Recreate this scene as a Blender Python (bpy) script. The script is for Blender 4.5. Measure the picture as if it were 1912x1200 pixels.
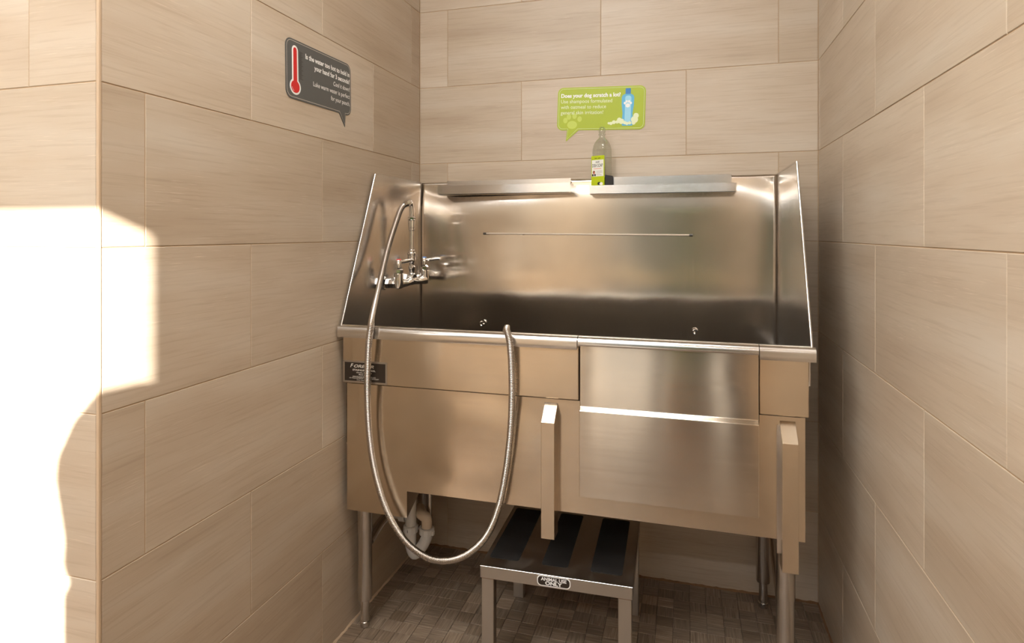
import bpy, bmesh, math, random
from mathutils import Vector, Matrix
random.seed(7)
for o in list(bpy.data.objects): bpy.data.objects.remove(o, do_unlink=True)
S = bpy.context.scene
C = S.collection
PI = math.pi

# ------------------------------------------------------------------ camera
cam_d = bpy.data.cameras.new('camera'); cam = bpy.data.objects.new('camera', cam_d); C.objects.link(cam)
cam.location = (1.0296, -2.2463, 1.2512)
cam.rotation_euler = (PI/2, 0, 0.2786)
cam_d.sensor_width = 36; cam_d.lens = 1129.2/1912*36
cam_d.shift_y = -(600-435.0)/1912
cam_d.clip_start = 0.02
S.camera = cam
# ------------------------------------------------------------------ world, sun, exposure
w = bpy.data.worlds.new('sky'); S.world = w; w.use_nodes = True
nt = w.node_tree; bg = nt.nodes['Background']
sky = nt.nodes.new('ShaderNodeTexSky'); sky.sky_type = 'NISHITA'; sky.sun_disc = False
sky.sun_elevation = math.radians(18.5); sky.sun_rotation = math.radians(149); sky.air_density = 1.0; sky.dust_density = 1.5
nt.links.new(sky.outputs[0], bg.inputs[0]); bg.inputs[1].default_value = 0.28
sun_d = bpy.data.lights.new('sun', 'SUN'); sun = bpy.data.objects.new('sun', sun_d); C.objects.link(sun)
sun_d.energy = 27.0; sun_d.angle = math.radians(0.53); sun_d.color = (1.0, 0.95, 0.88)
sun.rotation_euler = Vector((-0.6, 1.0, -0.39)).to_track_quat('-Z', 'Y').to_euler()
sun.location = (4, -8, 5)
vs = S.view_settings
vs.view_transform = 'Standard'; vs.look = 'None'; vs.gamma = 1; vs.use_curve_mapping = False
vs.exposure = -0.16
CEIL_LIGHT = 15.5      # emission of the ceiling panels

# ------------------------------------------------------------------ materials
def new_mat(name):
    m = bpy.data.materials.new(name); m.use_nodes = True
    return m, m.node_tree, m.node_tree.nodes['Principled BSDF']
def N(t, typ, **k):
    n = t.nodes.new(typ)
    for a, b in k.items(): setattr(n, a, b)
    return n
def plain(name, col, rough=.5, metal=0, coat=0, trans=0, ior=1.45):
    m, t, b = new_mat(name)
    b.inputs['Base Color'].default_value = (*col, 1); b.inputs['Roughness'].default_value = rough
    b.inputs['Metallic'].default_value = metal; b.inputs['Coat Weight'].default_value = coat
    b.inputs['Transmission Weight'].default_value = trans; b.inputs['IOR'].default_value = ior
    # faint procedural mottling so that no surface is perfectly even
    tc = N(t, 'ShaderNodeTexCoord'); nz = N(t, 'ShaderNodeTexNoise'); nz.inputs['Scale'].default_value = 40
    t.links.new(tc.outputs['Object'], nz.inputs['Vector'])
    mr = N(t, 'ShaderNodeMapRange'); mr.inputs['To Min'].default_value = max(0, rough-.04); mr.inputs['To Max'].default_value = min(1, rough+.04)
    t.links.new(nz.outputs[0], mr.inputs[0]); t.links.new(mr.outputs[0], b.inputs['Roughness'])
    return m
def ramp(t, stops):
    r = N(t, 'ShaderNodeValToRGB'); e = r.color_ramp.elements
    while len(e) > 1: e.remove(e[0])
    e[0].position = stops[0][0]; e[0].color = (*stops[0][1], 1)
    for p, c in stops[1:]:
        x = e.new(p); x.color = (*c, 1)
    return r
def mapped(t, src, scale, loc=(0, 0, 0)):
    mp = N(t, 'ShaderNodeMapping'); mp.inputs['Scale'].default_value = scale; mp.inputs['Location'].default_value = loc
    t.links.new(src, mp.inputs[0]); return mp.outputs[0]
def noise(t, vec, scale, detail=3, rough=.5):
    n = N(t, 'ShaderNodeTexNoise'); n.inputs['Scale'].default_value = scale; n.inputs['Detail'].default_value = detail
    n.inputs['Roughness'].default_value = rough; t.links.new(vec, n.inputs['Vector']); return n.outputs[0]
def mix(t, fac, a, b, mode='MIX'):
    m = N(t, 'ShaderNodeMix', data_type='RGBA', blend_type=mode)
    for k, v in ((0, fac), (6, a), (7, b)):
        if hasattr(v, 'is_output'): t.links.new(v, m.inputs[k])
        else: m.inputs[k].default_value = v if k == 0 else (*v, 1)
    return m.outputs[2]

def tile_material():
    m, t, b = new_mat('streaked_beige_porcelain')
    uv = N(t, 'ShaderNodeUVMap').outputs[0]
    broad = noise(t, mapped(t, uv, (1.3, 9, 1)), 1, 4, .55)
    fine = noise(t, mapped(t, uv, (5, 130, 1)), 1, 3, .6)
    scr = noise(t, mapped(t, uv, (16, 420, 1)), 1, 2, .5)
    tone = N(t, 'ShaderNodeAttribute', attribute_name='tone').outputs['Fac']
    r1 = ramp(t, ((.25, (.420, .330, .240)), (.5, (.500, .413, .315)), (.75, (.565, .495, .405))))
    t.links.new(broad, r1.inputs[0])
    r2 = ramp(t, ((.30, (.80, .76, .72)), (.5, (1, 1, 1)), (.72, (1.0, 1.0, 1.0)))); t.links.new(fine, r2.inputs[0])
    c = mix(t, .55, r1.outputs[0], r2.outputs[0], 'MULTIPLY')
    r3 = ramp(t, ((.60, (0, 0, 0)), (.70, (1, 1, 1)))); t.links.new(scr, r3.inputs[0])
    mk = noise(t, mapped(t, uv, (3, 14, 1), (4, 2, 0)), 1, 2); r4 = ramp(t, ((.45, (0, 0, 0)), (.65, (.5, .5, .5)))); t.links.new(mk, r4.inputs[0])
    f = N(t, 'ShaderNodeMath', operation='MULTIPLY'); t.links.new(r3.outputs[0], f.inputs[0]); t.links.new(r4.outputs[0], f.inputs[1])
    c = mix(t, f.outputs[0], c, (.68, .58, .47))
    rt = ramp(t, ((0, (.90, .88, .86)), (1, (1.06, 1.06, 1.07)))); t.links.new(tone, rt.inputs[0])
    c = mix(t, 1.0, c, rt.outputs[0], 'MULTIPLY')
    t.links.new(c, b.inputs['Base Color']); b.inputs['Roughness'].default_value = .42
    bp = N(t, 'ShaderNodeBump'); bp.inputs['Strength'].default_value = .12; bp.inputs['Distance'].default_value = .001
    t.links.new(fine, bp.inputs['Height']); t.links.new(bp.outputs[0], b.inputs['Normal'])
    return m
def floor_material():
    m, t, b = new_mat('brown_wood_look_mosaic')
    uv = N(t, 'ShaderNodeUVMap').outputs[0]
    tone = N(t, 'ShaderNodeAttribute', attribute_name='tone').outputs['Fac']
    grain = noise(t, mapped(t, uv, (9, 190, 1)), 1, 4, .6)
    r = ramp(t, ((.3, (.15, .105, .070)), (.5, (.23, .17, .12)), (.7, (.35, .275, .205)))); t.links.new(grain, r.inputs[0])
    rt = ramp(t, ((0, (.70, .66, .60)), (.5, (1.0, 1.0, 1.0)), (1, (1.40, 1.38, 1.34)))); t.links.new(tone, rt.inputs[0])
    c = mix(t, 1.0, r.outputs[0], rt.outputs[0], 'MULTIPLY')
    t.links.new(c, b.inputs['Base Color']); b.inputs['Roughness'].default_value = .5
    bp = N(t, 'ShaderNodeBump'); bp.inputs['Strength'].default_value = .2; bp.inputs['Distance'].default_value = .001
    t.links.new(grain, bp.inputs['Height']); t.links.new(bp.outputs[0], b.inputs['Normal'])
    return m
def steel(name, col=(.64, .60, .56), rough=.24, aniso=.75, tang=(0, 0, 1), grain=(4, 4, 700), bump=.03, scratch=0, wavy=0.0):
    """Brushed stainless steel; reflections stretch along tang, grain runs across it."""
    m, t, b = new_mat(name)
    b.inputs['Metallic'].default_value = 1; b.inputs['Anisotropic'].default_value = aniso
    cx = N(t, 'ShaderNodeCombineXYZ')
    for i in range(3): cx.inputs[i].default_value = tang[i]
    t.links.new(cx.outputs[0], b.inputs['Tangent'])
    geo = N(t, 'ShaderNodeNewGeometry').outputs['Position']
    g = noise(t, mapped(t, geo, grain), 1, 2, .6)
    mr = N(t, 'ShaderNodeMapRange'); mr.inputs['To Min'].default_value = rough-.03; mr.inputs['To Max'].default_value = rough+.03
    t.links.new(g, mr.inputs[0]); t.links.new(mr.outputs[0], b.inputs['Roughness'])
    cl = noise(t, geo, 5, 3)
    r = ramp(t, ((.3, tuple(x*.90 for x in col)), (.7, tuple(min(1, x*1.06) for x in col)))); t.links.new(cl, r.inputs[0])
    c = r.outputs[0]
    bp = N(t, 'ShaderNodeBump'); bp.inputs['Strength'].default_value = bump; bp.inputs['Distance'].default_value = .0006
    t.links.new(g, bp.inputs['Height']); nrm = bp.outputs[0]
    if not bump: t.nodes.remove(bp); nrm = None
    if wavy:
        wv = noise(t, geo, 3.2, 1)
        b2 = N(t, 'ShaderNodeBump'); b2.inputs['Strength'].default_value = 1; b2.inputs['Distance'].default_value = wavy
        t.links.new(wv, b2.inputs['Height'])
        if nrm: t.links.new(nrm, b2.inputs['Normal'])
        nrm = b2.outputs[0]
    if nrm: t.links.new(nrm, b.inputs['Normal'])
    t.links.new(c, b.inputs['Base Color'])
    return m
M = {}
M['tile'] = tile_material(); M['mosaic'] = floor_material()
M['grout'] = plain('sand_grout', (.47, .33, .205), .85)
M['floor_grout'] = plain('dark_grout', (.10, .07, .048), .9)
M['trim'] = plain('beige_edge_trim', (.50, .37, .25), .4)
M['steel'] = steel('brushed_steel', rough=.21, wavy=.004)
M['backsteel'] = steel('brushed_steel_backsplash', col=(.74, .68, .61), rough=.16, aniso=.85, tang=(1, 0, 0), grain=(500, 4, 4), wavy=.003)
M['frontsteel'] = steel('brushed_steel_front', col=(.71, .61, .49), rough=.21, aniso=.88, bump=0, grain=(3, 3, 90), wavy=.006)
M['doorsteel'] = steel('brushed_steel_door', col=(.76, .68, .58), rough=.19, aniso=.93, bump=0, grain=(3, 3, 90), wavy=.003)
M['railsteel'] = steel('polished_rolled_steel', col=(.72, .70, .68), rough=.2, aniso=.3, tang=(1, 0, 0))
M['tubesteel'] = steel('tube_steel', rough=.21, aniso=.5, tang=(0, 0, 1), grain=(300, 300, 4))
M['stoolsteel'] = steel('worn_step_steel', col=(.50, .46, .41), rough=.36, aniso=.3, tang=(0, 0, 1))
M['chrome'] = plain('chrome', (.80, .79, .78), .09, 1)
M['hose'] = plain('hose_steel', (.58, .54, .50), .2, 1)
M['pvc'] = plain('white_pvc', (.68, .66, .63), .35)
M['pvc_beige'] = plain('cream_pvc', (.70, .58, .44), .35)
M['grip'] = plain('black_grip_tape', (.012, .010, .009), .8)
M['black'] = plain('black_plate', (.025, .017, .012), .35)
M['print'] = plain('silver_print', (.62, .57, .50), .4)
M['white'] = plain('white_print', (.85, .85, .83), .45)
M['softwhite'] = plain('pale_print', (.74, .80, .52), .45)
M['red'] = plain('red_print', (.62, .02, .02), .4)
M['blue'] = plain('blue_cap', (.03, .16, .50), .35)
M['sign_grey'] = plain('grey_vinyl', (.095, .097, .095), .38)
M['sign_green'] = plain('lime_vinyl', (.36, .45, .010), .40)
M['sign_green_pale'] = plain('pale_lime_vinyl', (.50, .60, .08), .40)
M['bottle_blue'] = plain('printed_blue', (.10, .42, .68), .4)
M['bottle_blue_dark'] = plain('printed_deep_blue', (.02, .17, .48), .4)
M['bottle_blue_light'] = plain('printed_light_blue', (.30, .62, .80), .4)
M['label_green'] = plain('green_label', (.46, .55, .01), .4)
M['label_white'] = plain('white_label', (.80, .80, .74), .45)
M['label_text'] = plain('dark_label_print', (.03, .03, .03), .5)
M['label_pink'] = plain('pink_label_print', (.75, .28, .22), .5)
M['label_brown'] = plain('brown_label_print', (.28, .09, .03), .5)
M['slate'] = plain('slate_plastic', (.055, .060, .070), .4)
M['rod'] = plain('cream_rod', (.60, .50, .40), .35)
M['plaster'] = plain('painted_plaster', (.72, .62, .49), .7)
M['ceil'] = plain('ceiling_board', (.72, .69, .64), .8)
M['frame'] = plain('dark_aluminium', (.10, .09, .08), .4, .6)
M['leaf'] = plain('leaves', (.05, .10, .03), .6)
M['pot'] = plain('terracotta', (.42, .20, .11), .7)
M['pave'] = plain('pale_pavement', (.40, .36, .30), .85)
M['rust'] = plain('rust_stain', (.20, .105, .045), .8)
def clear():
    m = bpy.data.materials.new('clear_plastic'); m.use_nodes = True; t = m.node_tree; t.nodes.clear()
    o = N(t, 'ShaderNodeOutputMaterial'); a = N(t, 'ShaderNodeBsdfTransparent'); g_ = N(t, 'ShaderNodeBsdfGlossy'); mx = N(t, 'ShaderNodeMixShader'); lw = N(t, 'ShaderNodeLayerWeight')
    a.inputs[0].default_value = (.90, .93, .90, 1); g_.inputs['Roughness'].default_value = .06; lw.inputs[0].default_value = .30
    t.links.new(lw.outputs['Facing'], mx.inputs[0]); t.links.new(a.outputs[0], mx.inputs[1]); t.links.new(g_.outputs[0], mx.inputs[2]); t.links.new(mx.outputs[0], o.inputs[0]); return m
M['pet'] = clear()
def emit(name, col, s):
    m = bpy.data.materials.new(name); m.use_nodes = True; t = m.node_tree; t.nodes.clear()
    e = t.nodes.new('ShaderNodeEmission'); o = t.nodes.new('ShaderNodeOutputMaterial')
    e.inputs[0].default_value = (*col, 1); e.inputs[1].default_value = s; t.links.new(e.outputs[0], o.inputs[0]); return m
M['lamp'] = emit('led_diffuser', (1, .985, .95), CEIL_LIGHT)

M['strip'] = emit('strip_tube', (.93, .97, 1), 60)

# ------------------------------------------------------------------ helpers
def wloc(o):
    v = Vector((0, 0, 0))
    while o is not None: v += o.location; o = o.parent
    return v
def link_mesh(name, me, mat, parent=None, smooth=False):
    o = bpy.data.objects.new(name, me); C.objects.link(o)
    if mat and not me.materials: me.materials.append(mat)
    if smooth:
        for p in me.polygons: p.use_smooth = True
    if parent: o.parent = parent
    return o
def obj(name, bm, mat, parent=None, smooth=False, origin=None, sharp=40):
    """vertices are given in world space; the object's origin is put at its parent's (or at origin)"""
    off = wloc(parent) if parent else Vector(origin or (0, 0, 0))
    bmesh.ops.translate(bm, verts=bm.verts, vec=-off)
    bmesh.ops.recalc_face_normals(bm, faces=bm.faces)
    if smooth:
        for f in bm.faces: f.smooth = True
        for e in bm.edges:
            if len(e.link_faces) == 2 and e.calc_face_angle(0) > math.radians(sharp): e.smooth = False
    me = bpy.data.meshes.new(name); bm.to_mesh(me); bm.free()
    o = link_mesh(name, me, mat, parent)
    if not parent: o.location = off
    return o
def thing(name, label, cat, loc, group=None):
    o = bpy.data.objects.new(name, None); C.objects.link(o); o.location = loc; o.empty_display_size = .05
    o['label'] = label; o['category'] = cat
    if group: o['group'] = group
    return o
def struct(name, bm, mat, parent=None):
    o = obj(name, bm, mat, parent)
    if not parent: o['kind'] = 'structure'
    return o
def box(bm, x0, x1, y0, y1, z0, z1, bev=0, seg=1):
    r = bmesh.ops.create_cube(bm, size=1)
    vs_ = r['verts']
    bmesh.ops.scale(bm, vec=(x1-x0, y1-y0, z1-z0), verts=vs_)
    bmesh.ops.translate(bm, vec=((x0+x1)/2, (y0+y1)/2, (z0+z1)/2), verts=vs_)
    if bev:
        es = list({e for v in vs_ for e in v.link_edges})
        bmesh.ops.bevel(bm, geom=es, offset=bev, segments=seg, affect='EDGES', profile=.5)
    return bm
def B(*a, **k): return box(bmesh.new(), *a, **k)
def prism(bm, pts, axis, a, b):
    """extrude polygon pts (2D in the two other axes, xyz order) along axis from a to b"""
    def v3(p, t):
        if axis == 0: return (t, p[0], p[1])
        if axis == 1: return (p[0], t, p[1])
        return (p[0], p[1], t)
    A = [bm.verts.new(v3(p, a)) for p in pts]; D = [bm.verts.new(v3(p, b)) for p in pts]
    n = len(pts); bm.faces.new(A); bm.faces.new(D[::-1])
    for i in range(n): bm.faces.new((A[i], D[i], D[(i+1) % n], A[(i+1) % n]))
    return bm
def catmull(pts, n=12):
    P = [Vector(p) for p in pts]; P = [P[0]*2-P[1]] + P + [P[-1]*2-P[-2]]; out = []
    for i in range(1, len(P)-2):
        p0, p1, p2, p3 = P[i-1:i+3]
        for k in range(n):
            t = k/n
            out.append(.5*((2*p1) + (-p0+p2)*t + (2*p0-5*p1+4*p2-p3)*t*t + (-p0+3*p1-3*p2+p3)*t**3))
    out.append(P[-2]); return out
def tube(bm, path, rad, seg=14, cap=True):
    """rad: number or list per point; parallel transport frames"""
    P = [Vector(p) for p in path]; n = len(P)
    R = rad if hasattr(rad, '__len__') else [rad]*n
    T = [(P[min(i+1, n-1)]-P[max(i-1, 0)]).normalized() for i in range(n)]
    u = T[0].orthogonal().normalized(); rings = []
    for i in range(n):
        u = (u - T[i]*u.dot(T[i])).normalized(); v = T[i].cross(u)
        rings.append([bm.verts.new(P[i]+(u*math.cos(2*PI*k/seg)+v*math.sin(2*PI*k/seg))*R[i]) for k in range(seg)])
    for a, b in zip(rings, rings[1:]):
        for k in range(seg): bm.faces.new((a[k], a[(k+1) % seg], b[(k+1) % seg], b[k]))
    if cap: bm.faces.new(rings[0][::-1]); bm.faces.new(rings[-1])
    return bm
def TB(path, rad, seg=14): return tube(bmesh.new(), path, rad, seg)
def lathe(bm, prof, c, seg=24, axis=2, phase=0):
    """prof: (t along axis, radius)"""
    d = [Vector((1, 0, 0)), Vector((0, 1, 0)), Vector((0, 0, 1))][axis]
    u = [Vector((0, 1, 0)), Vector((0, 0, 1)), Vector((1, 0, 0))][axis]; v = d.cross(u); c = Vector(c)
    rings = [[bm.verts.new(c+d*t+(u*math.cos(2*PI*k/seg+phase)+v*math.sin(2*PI*k/seg+phase))*max(r, 1e-4)) for k in range(seg)] for t, r in prof]
    for a, b in zip(rings, rings[1:]):
        for k in range(seg): bm.faces.new((a[k], a[(k+1) % seg], b[(k+1) % seg], b[k]))
    bm.faces.new(rings[0][::-1]); bm.faces.new(rings[-1]); return bm
def L(prof, c, seg=24, axis=2, phase=0): return lathe(bmesh.new(), prof, c, seg, axis, phase)
def resample(path, step):
    P = [Vector(p) for p in path]; out = [P[0]]; acc = 0
    for a, b in zip(P, P[1:]):
        l = (b-a).length; d = step-acc
        while d <= l: out.append(a+(b-a)*(d/l)); d += step
        acc = l-(d-step)
    return out
class Plane2D:
    """flat print on a wall: local (s, t) metres to world, offset h off the wall"""
    def __init__(self, o, sdir, n, rot=0):
        self.o = Vector(o); self.n = Vector(n); s = Vector(sdir); t = Vector((0, 0, 1))
        self.s = s*math.cos(rot)+t*math.sin(rot); self.t = t*math.cos(rot)-s*math.sin(rot)
    def p(self, s, t, h=0): return self.o+self.s*s+self.t*t+self.n*h
def flat(name, pl, pts, h0, h1, mat, parent):
    bm = bmesh.new()
    A = [bm.verts.new(pl.p(s, t, h0)) for s, t in pts]; D = [bm.verts.new(pl.p(s, t, h1)) for s, t in pts]
    n = len(pts); bm.faces.new(A[::-1]); bm.faces.new(D)
    for i in range(n): bm.faces.new((A[i], A[(i+1) % n], D[(i+1) % n], D[i]))
    return obj(name, bm, mat, parent)
def ring_pts(cx, cy, rx, ry=None, n=24, a0=0, a1=2*PI):
    ry = ry or rx
    return [(cx+rx*math.cos(a0+(a1-a0)*i/n), cy+ry*math.sin(a0+(a1-a0)*i/n)) for i in range(n + (0 if abs(a1-a0-2*PI) < 1e-6 else 1))]
def rrect(x0, x1, y0, y1, r, n=6):
    out = []
    for cx, cy, a in ((x1-r, y0+r, -PI/2), (x1-r, y1-r, 0), (x0+r, y1-r, PI/2), (x0+r, y0+r, PI)):
        out += [(cx+r*math.cos(a+PI/2*i/n), cy+r*math.sin(a+PI/2*i/n)) for i in range(n+1)]
    return out
def text(name, body, pl, s, t, size, h, mat, parent, align='LEFT', bold=0, shear=0, width=None):
    """letters as a thin mesh; (s, t) = start / end / centre of the baseline; width fits the line"""
    cu = bpy.data.curves.new(name, 'FONT'); cu.body = body; cu.size = size; cu.align_x = 'LEFT'
    cu.offset = bold; cu.shear = shear; cu.extrude = 0; cu.resolution_u = 3
    tmp = bpy.data.objects.new(name, cu); C.objects.link(tmp)
    dg = bpy.context.evaluated_depsgraph_get(); me = bpy.data.meshes.new_from_object(tmp.evaluated_get(dg))
    bpy.data.objects.remove(tmp, do_unlink=True); bpy.data.curves.remove(cu)
    xs = [v.co.x for v in me.vertices]; x0, x1 = min(xs), max(xs); k = (width/(x1-x0)) if width else 1
    sh = {'LEFT': -x0*k, 'RIGHT': -x1*k, 'CENTER': -(x0+x1)/2*k}[align]
    off = wloc(parent)
    for v in me.vertices: v.co = pl.p(s+v.co.x*k+sh, t+v.co.y, h)-off
    me.materials.clear()
    return link_mesh(name, me, mat, parent)

# ------------------------------------------------------------------ tiled walls
def tile_mesh(name, along, nrm, a0, a1, z0, z1, face, th=.006, bev=.0011):
    """a tile on a wall; along axis index 0/1, outward normal sign on the other axis, face = coordinate of the glazed face"""
    bm = bmesh.new(); back = face-nrm*th
    lo, hi = min(face, back), max(face, back)
    if along == 0: box(bm, a0, a1, lo, hi, z0, z1)
    else: box(bm, lo, hi, a0, a1, z0, z1)
    other = 1-along
    fr = [e for e in bm.edges if all(abs(v.co[other]-face) < 1e-6 for v in e.verts)]
    bmesh.ops.bevel(bm, geom=fr, offset=bev, segments=1, affect='EDGES')
    uvl = bm.loops.layers.uv.new('UVMap'); ou, ov = random.uniform(0, 60), random.uniform(0, 60)
    fl = random.choice((-1, 1)); tn = random.random()
    tl = bm.verts.layers.float.new('tone')
    for v in bm.verts: v[tl] = tn
    for f in bm.faces:
        for l in f.loops: l[uvl].uv = ((l.vert.co[along]*fl+ou), l.vert.co.z+ov)
    return bm
ROW0, TH, TL, G = .004, .305, .609, .0018
def tile_wall(parent, along, nrm, face, lo, hi, joint0, top, holes=(), first_parity=0):
    """joint0: a joint coordinate in rows of even index (row 0 = lowest)"""
    r = 0
    while ROW0+r*TH < top-.01:
        z0 = ROW0+r*TH; z1 = min(z0+TH, top)
        j = joint0 + (TL/2 if (r+first_parity) % 2 else 0)
        k = math.floor((lo-j)/TL)
        while j+k*TL < hi-.003:
            a0 = max(lo, j+k*TL); a1 = min(hi, j+(k+1)*TL)
            if a1-a0 > .006:
                zz = (z0, z1); clear = True
                for (h0, h1, g0, g1) in holes:
                    if a1 > h0+.002 and a0 < h1-.002 and z1 > g0+.002 and z0 < g1-.002: clear = False
                if clear:
                    obj('tile', tile_mesh('tile', along, nrm, a0+G/2, a1-G/2, z0+G/2, z1-G/2, face-nrm*random.uniform(0, .0004)), M['tile'], parent)
            k += 1
        r += 1
CEIL = 2.75; W = 1.4622; YO = -1.392; YF = -3.30
# rows with index (z - .004)/.305 ; measured joints belong to the row 1.224..1.529 (index 4, even)
wl = struct('wall_left', B(-.14, -.0017, YO+.0017, .0, 0, CEIL), M['grout'])
tile_wall(wl, 1, 1, 0.0, YO+.006, -.001, -1.2925, 2.44)
wb = struct('wall_back', B(-.14, W+.14, .0017, .14, 0, CEIL), M['grout'])
tile_wall(wb, 0, -1, 0.0, .0, W, .1203, 2.44)
wr = struct('wall_right', B(W+.0017, W+.14, YF, .0017, 0, CEIL), M['grout'])
tile_wall(wr, 1, -1, W, -2.2, -.001, -.3288, 2.44)
wn = struct('wall_nook', B(-3.0, -.1401, YO+.0017, YO+.14, 0, CEIL), M['grout'])
tile_wall(wn, 0, -1, YO, -1.6, -.006, -.173-TL/2, 2.44)
wp = struct('wall_pier', B(-.1399, -.0070, YO+.0020, YO+.03, 0, CEIL), M['grout'])
tr = struct('trim_1', B(-.0062, .0006, YO-.0006, YO+.0062, 0, 2.44, bev=.002, seg=2), M['trim'])
# room behind the camera
struct('wall_far', B(-3.14, -3.0, YF-.14, YO+.14, 0, CEIL), M['plaster'])
DX0, DX1, DH = .40, 1.2966, 2.091     # glass door opening in the street wall
WX0, WX1, WZ0, WZ1 = -2.7, -.35, .85, 2.3
bm = bmesh.new()
box(bm, DX1, W+.14, YF-.14, YF, 0, CEIL); box(bm, WX1, DX0, YF-.14, YF, 0, CEIL); box(bm, -3.14, WX0, YF-.14, YF, 0, CEIL)
box(bm, DX0, DX1, YF-.14, YF, DH, CEIL); box(bm, WX0, WX1, YF-.14, YF, WZ1, CEIL); box(bm, WX0, WX1, YF-.14, YF, 0, WZ0)
struct('wall_street', bm, M['plaster'])
bm = bmesh.new()
box(bm, DX1+.001, DX1+.08, YF, YF+.03, 0, DH+.08); box(bm, DX0-.08, DX0-.001, YF, YF+.03, 0, DH+.08); box(bm, DX0, DX1, YF, YF+.03, DH+.001, DH+.08)
box(bm, .79, .875, YF-.09, YF-.03, 0, DH)
struct('door_1', bm, M['frame'])
bm = bmesh.new()
for x0, x1, z0, z1 in ((WX0, WX0+.05, WZ0, WZ1), (WX1-.05, WX1, WZ0, WZ1), (WX0, WX1, WZ0, WZ0+.05), (WX0, WX1, WZ1-.05, WZ1), ((WX0+WX1)/2-.025, (WX0+WX1)/2+.025, WZ0, WZ1)):
    box(bm, x0, x1, YF-.11, YF-.05, z0, z1)
struct('window_1', bm, M['frame'])
struct('ceiling', B(-3.14, W+.14, YF-.14, .14, CEIL, CEIL+.1), M['ceil'])
# ------------------------------------------------------------------ floor with mosaic squares
struct_floor = struct('floor', B(-3.14, W+.14, YF-.14, .14, -.1, -.004), M['floor_grout'])
SQ = .0522; gg = .0012
def square(bm, i, j, x0, y0):
    x = x0+i*SQ; y = y0+j*SQ; xa, xb, ya, yb = x+gg/2, x+SQ-gg/2, y+gg/2, y+SQ-gg/2
    xb = min(xb, W-.001); dz = random.uniform(-.0005, .0003)
    uvl = bm.loops.layers.uv.verify(); tl = bm.verts.layers.float['tone'] if 'tone' in bm.verts.layers.float.keys() else bm.verts.layers.float.new('tone')
    tn = min(1, max(0, random.gauss(.45, .25))); ou, ov = random.uniform(0, 60), random.uniform(0, 60); rot = random.random() < .5
    b = .0007
    V = [bm.verts.new(p) for p in ((xa, ya, -.004), (xb, ya, -.004), (xb, yb, -.004), (xa, yb, -.004), (xa, ya, dz-b), (xb, ya, dz-b), (xb, yb, dz-b), (xa, yb, dz-b),
                                    (xa+b, ya+b, dz), (xb-b, ya+b, dz), (xb-b, yb-b, dz), (xa+b, yb-b, dz))]
    for v in V: v[tl] = tn
    fs = [bm.faces.new([V[k] for k in q]) for q in ((0, 1, 5, 4), (1, 2, 6, 5), (2, 3, 7, 6), (3, 0, 4, 7), (4, 5, 9, 8), (5, 6, 10, 9), (6, 7, 11, 10), (7, 4, 8, 11), (8, 9, 10, 11))]
    for f in fs:
        for l in f.loops:
            u, v_ = l.vert.co.x, l.vert.co.y
            l[uvl].uv = ((v_+ou, u+ov) if rot else (u+ou, v_+ov))
bms = bmesh.new(); cells = []
cw = cam.location; fw = Vector((-math.sin(.2786), math.cos(.2786), 0)); rt = Vector((math.cos(.2786), math.sin(.2786), 0))
for i in range(-57, 28):
    for j in range(-37, 0):
        x, y = (i+.5)*SQ+.001, (j+.5)*SQ-.001
        if x < 0 and y > YO: continue
        d = Vector((x, y, 0))-cw; z = d.dot(fw)
        vis = z > .2 and 0 < 956+1129*d.dot(rt)/z < 1912 and 435+1129*1.2512/z < 1225
        cells.append((z if vis else 99, i, j))
cells.sort()
hidden = lambda x, y: .46 < x < .89 and -.55 < y < -.22
for n, (z, i, j) in enumerate(cells):
    if n < 300 and z < 90:
        bm = bmesh.new(); square(bm, i, j, .001, -.001); obj('mosaic_tile', bm, M['mosaic'], struct_floor)
    else: square(bms, i, j, .001, -.001)
st = obj('mosaic_field', bms, M['mosaic'], struct_floor); st['kind'] = 'stuff'
gr = bmesh.new()  # beige, uneven grout fillet where the walls meet the floor
def fillet(p0, p1, nrm, mat):
    p0, p1, nrm = Vector(p0), Vector(p1), Vector(nrm); n = int((p1-p0).length/.012); prev = None; bm = bmesh.new()
    for k in range(n+1):
        p = p0.lerp(p1, k/n); h = .004+random.random()*.004; d = .003+random.random()*.003
        r = [bm.verts.new(p), bm.verts.new(p+Vector((0, 0, h))), bm.verts.new(p+nrm*d*.6+Vector((0, 0, h*.6))), bm.verts.new(p+nrm*d)]
        if prev:
            for q in range(3): bm.faces.new((prev[q], prev[q+1], r[q+1], r[q]))
        prev = r
    return bm
struct('baseboard_back', fillet((0, 0, 0), (W, 0, 0), (0, -1, 0), None), M['rust'])
struct('baseboard_left', fillet((0, YO, 0), (0, 0, 0), (1, 0, 0), None), M['trim'])
struct('baseboard_right', fillet((W, -2, 0), (W, 0, 0), (-1, 0, 0), None), M['rust'])

# ------------------------------------------------------------------ outside and behind the camera
struct('ground_outside', B(-9, 9, -14, YF-.14, -.16, -.06), M['pave'])
bld = thing('street_building', 'low tan building across the pavement outside the door', 'building', (0, -18, 0))
obj('facade', B(-16, 16, -20, -18, -.1, 4.4), M['plaster'], bld); obj('parapet', B(-16.1, 16.1, -20.1, -17.9, 4.4, 4.6), M['trim'], bld)
for k in range(6): obj('shop_window', B(-13+k*4.6, -10.5+k*4.6, -18.03, -17.99, .6, 2.8), M['frame'], bld)
pt = thing('sun_blocker_shrub', 'unseen column shrub in a pot, added by the door to block part of the sun', 'light blocker', (1.05, -3.0, 0))  # added out of view; outline shaped to cast the sun patch's wavy lower edge
prof = [(.30, .06), (.34, .12), (.42, .155), (.8, .15), (1.119, .148), (1.228, .147), (1.256, .132), (1.288, .148), (1.338, .145), (1.387, .154), (1.445, .164), (1.486, .160), (1.543, .130), (1.59, .085), (1.615, .04), (1.63, .0)]
bm = L(prof, (1.05, -3.0, 0), 28)
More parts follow.
